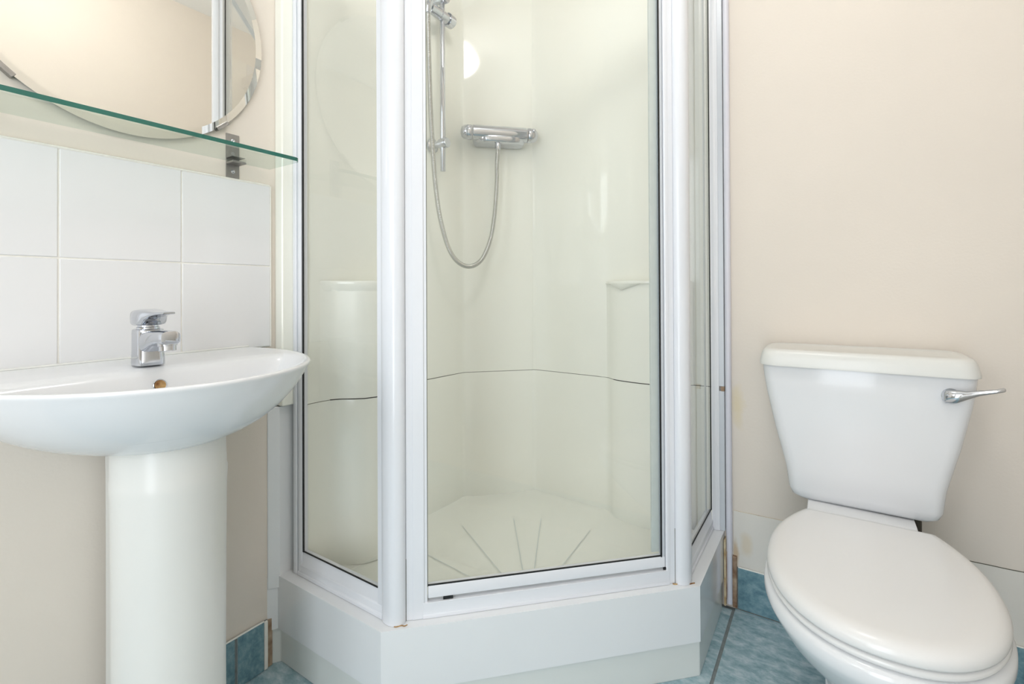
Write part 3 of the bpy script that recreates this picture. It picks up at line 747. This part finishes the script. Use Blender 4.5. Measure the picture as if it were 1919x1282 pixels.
bm = bmesh.new()
def lsec(x, z0, z1, hy, ex=.5):
    zc, hz = (z0+z1)/2, (z1-z0)/2
    return sec(x, zc, hy, hz, ex)
loft(bm, [lsec(TX-.0250, .8800, .9010, .017), lsec(TX-.0247, .8780, .9035, .020), lsec(TX-.018, .8775, .9085, .0225), lsec(TX, .8785, .9100, .0235), lsec(TX+.020, .8800, .9090, .0230), lsec(TX+.028, .8900, .9080, .0205), lsec(TX+.045, .8965, .9065, .0165), lsec(TX+.065, .9000, .9060, .0125), lsec(TX+.086, .9015, .9060, .0105), lsec(TX+.088, .9030, .9050, .009)])
lv = obj('lever', bm, M['chrome'], tp, smooth=50)
for c_ in tp.children: c_.location.z += .0085
attach(tp)

# ------------------------------------------------------------------ toilet
TC = 1.258
to = thing('toilet', 'white close-coupled toilet with closed lid and chrome flush lever', 'toilet', (TC, 1.2, 0))
def rr2(hx, y0_, y1_, r, z, cx_=TC, n=5):
    return rrect(cx_, (y0_+y1_)/2, hx, (y1_-y0_)/2, r, z, n)
YW = D-.006
bm = bmesh.new()
prof = [(.425, 0.1135, 1.425), (.427, 0.1295, 1.418), (.434, 0.1420, 1.412), (.450, 0.1490, 1.408), (.50, 0.1560, 1.404), (.55, 0.1675, 1.400), (.60, 0.1795, 1.397), (.65, 0.1895, 1.395), (.69, 0.1975, 1.393), (.73, 0.2035, 1.392), (.764, 0.2065, 1.392)]
loft(bm, [rr2(h, y, YW, .028 if z > .45 else .02, z) for z, h, y in prof])
cs = obj('cistern', bm, M['ceramic'], to, smooth=60); cs.location = (-.002, 0, 0)
bm = bmesh.new()
loft(bm, [rr2(0.2035, 1.384, YW, .034, .7615), rr2(0.2115, 1.3775, YW+.002, .036, .7625), rr2(0.2120, 1.377, YW+.002, .036, .768), rr2(0.2085, 1.380, YW, .036, .785), rr2(0.2060, 1.383, YW, .036, .794), rr2(0.2015, 1.387, YW-.002, .036, .8005), rr2(0.1930, 1.395, YW-.006, .034, .8030), rr2(.182, 1.402, YW-.012, .032, .8030), rr2(.178, 1.407, YW-.016, .03, .8010), rr2(.05, 1.47, YW-.06, .02, .8015)], cap0=True)
cl_ = obj('cistern_lid', bm, M['ceramic_w'], to, smooth=60); cl_.location = (-.003, 0, -.004)
# flush lever
LX, LZ, LY = 1.414, .7185, 1.3935
bm = bmesh.new(); lathe(bm, (LX, LY, LZ), (0, -1, 0), [(0, .0165), (.006, .0165), (.010, .013), (.012, .0)], 28)
flv = obj('flush_lever', bm, M['chrome'], to, smooth=40)
bm = bmesh.new()
def lvsec(x, y, z, hy, hz): return [(x, y+hy*math.cos(a), z+hz*math.sin(a)) for a in [2*pi*i/16 for i in range(16)]]
loft(bm, [lvsec(LX-.016, 1.380, LZ-.001, .005, .008), lvsec(LX-.012, 1.377, LZ, .008, .0145), lvsec(LX+.006, 1.375, LZ+.002, .010, .0145), lvsec(LX+.021, 1.3735, LZ+.006, .0075, .0095), lvsec(LX+.041, 1.3715, LZ+.0135, .0055, .0058), lvsec(LX+.064, 1.370, LZ+.020, .007, .0045), lvsec(LX+.077, 1.369, LZ+.0245, .008, .0045), lvsec(LX+.079, 1.369, LZ+.0250, .006, .0035)])
obj('handle', bm, M['chrome'], flv, smooth=50)
# seat outline (D shaped, pointed-oval front)
def seat_ring(s, z, y_back=1.338, grow=0., n=44, back_hw=.120):
    hw, yf = .1755, .883
    ywid = 1.125
    P = []
    for i in range(n+1):                      # front half from right widest round to left widest
        t = pi*i/n
        x = hw*math.copysign(abs(math.cos(t))**.90, math.cos(t)); y = ywid-(ywid-yf)*math.sin(t)**.98
        P.append((x, y))
    m_ = 12
    side = [(hw*(1-(k/m_)**2.2)+back_hw*(k/m_)**2.2, ywid+(y_back-ywid)*(k/m_)) for k in range(1, m_+1)]
    P += [(-x, y) for x, y in side]
    for k in range(1, 6): P.append((-back_hw+2*back_hw*k/6, y_back+.004*math.sin(pi*k/6)))
    P += side[::-1]
    cy_ = 1.13
    out = []
    for x, y in P:
        d = math.hypot(x, y-cy_); k = (d+grow)/d*s
        out.append((TC+.004+x*k, cy_+(y-cy_)*k, z))
    return out
bm = bmesh.new()
loft(bm, [seat_ring(1, .4135, grow=-.006), seat_ring(1, .4140, grow=-.001), seat_ring(1, .4175), seat_ring(1, .4235), seat_ring(1, .4300, grow=-.003), seat_ring(1, .4355, grow=-.009), seat_ring(1, .4390, grow=-.018), seat_ring(1, .4405, grow=-.030), seat_ring(.6, .4408, grow=-.03), seat_ring(.1, .4405, grow=-.03)])
obj('lid', bm, M['seat'], to, smooth=70)
bm = bmesh.new()
R = [seat_ring(1, .3985, grow=-.010), seat_ring(1, .3995, grow=-.003), seat_ring(1, .404, grow=-.0005), seat_ring(1, .4095, grow=-.003), seat_ring(1, .4105, grow=-.010), seat_ring(.62, .4105, grow=-.01), seat_ring(.62, .3985, grow=-.01)]
loft(bm, R + [R[0]], cap0=False, cap1=False); bmesh.ops.remove_doubles(bm, verts=bm.verts, dist=1e-6)
obj('seat', bm, M['seat'], to, smooth=70)
for s in (-1, 1):
    bm = bmesh.new(); lathe(bm, (TC+s*.078, 1.330, .3985), (0, 0, 1), [(0, .012), (.012, .012), (.015, .008), (.0152, 0)], 20); obj('hinge', bm, M['seat'], to, smooth=40)
# pan
def pan_ring(s, z, grow=0., shift=0., back=None, sx=1.0):
    out = []
    for x, y, _ in seat_ring(s, z, y_back=1.345, grow=grow, back_hw=.115):
        out.append((TC+(x-TC)*sx, y+shift, z))
    return out
bm = bmesh.new()
loft(bm, [pan_ring(.50, 0.0, shift=.13, sx=1.02), pan_ring(.50, .012, shift=.13, sx=1.02), pan_ring(.465, .03, shift=.135), pan_ring(.43, .09, shift=.13), pan_ring(.46, .15, shift=.115), pan_ring(.57, .205, shift=.085), pan_ring(.74, .262, shift=.045), pan_ring(.88, .312, shift=.018), pan_ring(.965, .348, shift=.005), pan_ring(1.0, .366, grow=0.002), pan_ring(1.0, .374, grow=.005), pan_ring(1.0, .385, grow=.005), pan_ring(1.0, .392, grow=.003), pan_ring(1.0, .3965, grow=-.004), pan_ring(1.0, .3975, grow=-.012)])
obj('pan', bm, M['ceramic'], to, smooth=60)
bm = bmesh.new()
loft(bm, [rr2(.085, 1.28, 1.535, .03, .12, 1.251), rr2(.100, 1.28, 1.545, .03, .25, 1.251), rr2(.1035, 1.33, 1.555, .02, .36, 1.251), rr2(.1035, 1.36, 1.56, .012, .422, 1.251), rr2(.1025, 1.362, 1.558, .012, .4245, 1.251)])
obj('cistern_shelf', bm, M['ceramic'], to, smooth=50)
bm = bmesh.new()
loft(bm, [rr2(.075, 1.2, D-.03, .03, .0), rr2(.075, 1.2, D-.03, .03, .13)])
obj('outlet_neck', bm, M['ceramic'], to, smooth=50)
bm = bmesh.new(); tube(bm, catmull([(1.367, 1.50, .45), (1.367, 1.50, .36), (1.367, 1.515, .27), (1.367, 1.545, .255), (1.367, D+.0, .25)], 6), .0095, 14)
obj('supply_pipe', bm, M['pipe_dark'], to, smooth=50)
attach(to)
